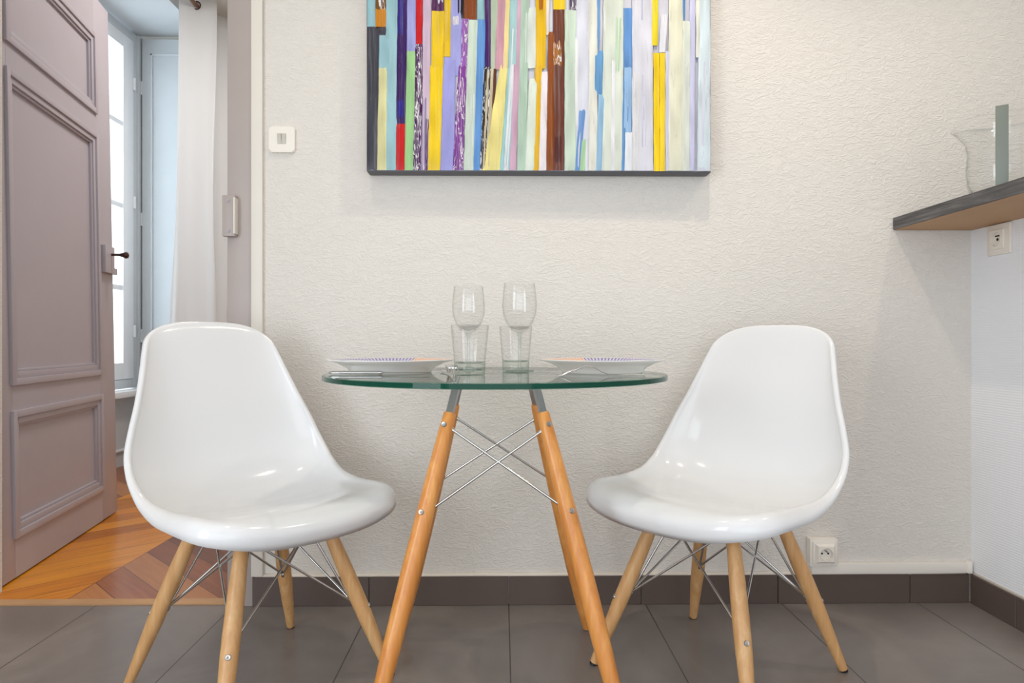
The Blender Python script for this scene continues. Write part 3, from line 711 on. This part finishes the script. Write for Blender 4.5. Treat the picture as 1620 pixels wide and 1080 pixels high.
# ------------------------------------------------------------------ the room through the doorway
struct(boxo('wall_window_side', -2.75, -2.06, 4.76, 5.2, 0, 3.15, M['plaster']))
struct(boxo('wall_window_near', -2.75, -2.06, WY+.12, 3.30, 0, 3.15, M['plaster']))
struct(boxo('wall_window_over', -2.75, -2.06, 3.30, 4.76, 2.92, 3.15, M['shutterp']))
struct(boxo('wall_window_under', -2.75, -2.47, 3.30, 4.76, 0, .455, M['shutterp']))
struct(boxo('wall_far', -2.06, 1.2, 5.06, 5.2, 0, 3.15, M['plaster']))
struct(boxo('wall_bedroom_right', 1.1, 1.2, WY+.12, 5.06, 0, 3.15, M['plaster']))
struct(boxo('ceiling_bedroom', -2.75, 1.2, WY+.12, 5.2, 3.15, 3.25, M['plaster']))
bm = bmesh.new(); box(bm, -2.05, -1.70, 4.98, 5.06, 0, 2.42, .004); struct(smooth_by_angle(mesh('trim_3', bm, M['brown'])))
bm = bmesh.new(); box(bm, -2.49, -2.38, 3.301, 4.759, .455, .495, .006); box(bm, -2.475, -2.455, 3.301, 4.759, .10, .115, .004); struct(smooth_by_angle(mesh('trim_sill', bm, M['bluewhite'])))
def window():
    t = struct(empty('window_1', (-2.53, 3.30, .50)))
    bm = bmesh.new(); D = 1.46; H = 2.40
    box(bm, -.04, .03, 0, .10, 0, H, .004); box(bm, -.04, .03, D-.105, D, 0, H, .004); box(bm, -.04, .03, .10, D-.105, 0, .06, .004); box(bm, -.04, .03, .10, D-.105, H-.06, H, .004)
    box(bm, -.03, .045, D-.06, D-.001, 0, H, .004)
    smooth_by_angle(mesh('window_frame', bm, M['shutterp'], t), 30)
    for k, (a, b) in enumerate(((.10, .73), (.73, D-.105))):
        bm = bmesh.new(); zt = H-.062
        box(bm, -.02, .035, a+.001, a+.085, .062, zt, .004); box(bm, -.02, .035, b-.125, b-.001, .062, zt, .004)
        box(bm, -.02, .033, a+.085, b-.125, .062, .17, .003); box(bm, -.02, .033, a+.085, b-.125, zt-.085, zt, .003)
        for z in (.665, 1.205, 1.745): box(bm, -.014, .028, a+.085, b-.125, z-.016, z+.016, .003)
        s = smooth_by_angle(mesh('casement', bm, M['bluewhite'], t), 30)
        bm = bmesh.new(); box(bm, .002, .006, a+.085, b-.125, .17, zt-.085); mesh('pane', bm, M['pane'], s)
        if k:
            for z in (.38, 1.25, 2.05): tubeo('hinge', [(.040, b-.002, z-.04), (.040, b-.002, z+.04)], .009, M['bluewhite'], s)
window()
def shutter():
    t = empty('shutter', (-2.475, 4.722, .50))
    bm = bmesh.new(); box(bm, 0, .375, 0, .028, 0, 2.385, .003); smooth_by_angle(mesh('panel', bm, M['shutterp'], t), 30)
    bm = bmesh.new()
    for x0, x1, z0, z1 in ((.060, .320, 2.27, 2.285), (.060, .320, .12, .135), (.060, .075, .12, 2.285), (.305, .320, .12, 2.285)): box(bm, x0, x1, -.009, .004, z0, z1, .003)
    smooth_by_angle(mesh('moulding', bm, M['shutterp'], t), 30)
    for z in (.35, 1.15, 2.05): tubeo('hinge', [(-.006, .004, z-.045), (-.006, .004, z+.045)], .008, M['shutterp'], t)
    tag(t, 'pale panelled interior shutter folded against the window recess', 'shutter')
shutter()
# curtain
def curtain():
    XC, Y0, Y1, N = -1.925, 4.27, 4.86, 5
    ZT_, ZB = 2.985, .03
    bm = bmesh.new(); NU, NZ = 120, 36; g = []
    for j in range(NZ+1):
        z = ZT_+(ZB-ZT_)*j/NZ; k = j/NZ; row = []
        for i in range(NU+1):
            u = i/NU; ph = u*N*PI
            amp = .088*(1+.10*k)+.010*math.sin(z*2.1+i*.05)
            x = XC-amp*math.cos(ph) - .055*k*math.cos(ph*.5)*(1 if u < .2 else .3) + .022*noise.noise(Vector((u*14, z*.9, 0)))*(.3+k)
            y = Y0+(Y1-Y0)*u*(1-.08*k) - .030*math.sin(2*ph)*.5 + .028*noise.noise(Vector((u*22, z*.5, 5)))*(.35+k)
            row.append(bm.verts.new((x, y, z)))
        g.append(row)
    for j in range(NZ):
        for i in range(NU): bm.faces.new((g[j][i], g[j+1][i], g[j+1][i+1], g[j][i+1]))
    o = mesh('curtain', bm, M['cloth'], None, True)
    m = o.modifiers.new('thick', 'SOLIDIFY'); m.thickness = .0015
    for k in range(N):
        y = Y0+(Y1-Y0)*(k+.5)/N
        bm = bmesh.new(); seg = 28
        for a in range(seg):
            pass
        ring = [(.024*math.cos(2*PI*a/seg)+XC, y-.006, 2.925+.024*math.sin(2*PI*a/seg)) for a in range(seg+1)]
        tube(bm, ring, .0042, 8, False); mesh('eyelet', bm, M['darkmetal'], o, True)
    tag(o, 'white eyelet curtain gathered beside the window seen through the doorway', 'curtain')
    bm = bmesh.new(); tube(bm, [(XC, 3.2, 2.925), (XC, 5.055, 2.925)], .013, 16); 
    r = smooth_by_angle(mesh('curtain_rod', bm, M['brown'])); tag(r, 'brown wooden curtain rod carrying the white curtain', 'curtain rod')
curtain()

# door leaf, standing open into the bedroom
def door():
    t = struct(empty('door_1', (-1.640, 2.262, .008), math.atan2(.995, -.186)))
    # local x runs from hinge to lock edge; face towards the camera is local -y
    Wd, H = 1.02, 2.36
    SH = .0175
    def shear(bm):
        for v in bm.verts: v.co.y += SH*v.co.z
        return bm
    cols = [(.085, .845)]; rows = [(.145, .555), (.665, 1.725), (1.835, 2.175)]
    bm = bmesh.new(); TH = .036
    x0, x1 = cols[0]
    zs = [0]+[z for r in rows for z in r]+[H]
    box(bm, 0, x0, -0, TH, 0, H, .002); box(bm, x1, Wd, 0, TH, 0, H, .002)
    for k in range(0, len(zs), 2): box(bm, x0, x1, 0, TH, zs[k], zs[k+1])
    leaf = smooth_by_angle(mesh('door_leaf', shear(bm), M['mauve'], t), 30)
    for a, b in rows:
        bm = bmesh.new(); box(bm, x0, x1, .014, .024, a, b)
        # stepped raised mouldings on the room side
        def fr(i0, i1, y0, y1):
            box(bm, x0+i0, x0+i1, y0, y1, a+i0, b-i0, .002); box(bm, x1-i1, x1-i0, y0, y1, a+i0, b-i0, .002)
            box(bm, x0+i1, x1-i1, y0, y1, a+i0, a+i1, .002); box(bm, x0+i1, x1-i1, y0, y1, b-i1, b-i0, .002)
        fr(-.012, .012, -.010, .016); fr(.012, .034, -.003, .016); fr(.034, .044, .004, .016)
        smooth_by_angle(mesh('door_panel', shear(bm), M['mauve'], t), 30)
    bm = bmesh.new(); z0 = 1.118; box(bm, .875, .985, -.022, .001, z0, z0+.125, .003); box(bm, .985, 1.028, -.018, .001, z0, z0+.03, .002); k = smooth_by_angle(mesh('lock_case', shear(bm), M['mauve'], t), 30)
    bm = bmesh.new(); tube(bm, [(.945, -.02, 1.205), (.945, -.062, 1.205)], .006, 12)
    tube(bm, [(.945, -.056, 1.205), (.945, -.064, 1.205), (.945, -.070, 1.205), (.945, -.082, 1.204), (.945, -.092, 1.204), (.945, -.096, 1.204)], [.006, .009, .010, .016, .013, .004], 20)
    smooth_by_angle(mesh('door_knob', shear(bm), M['darkmetal'], t), 40)
door()
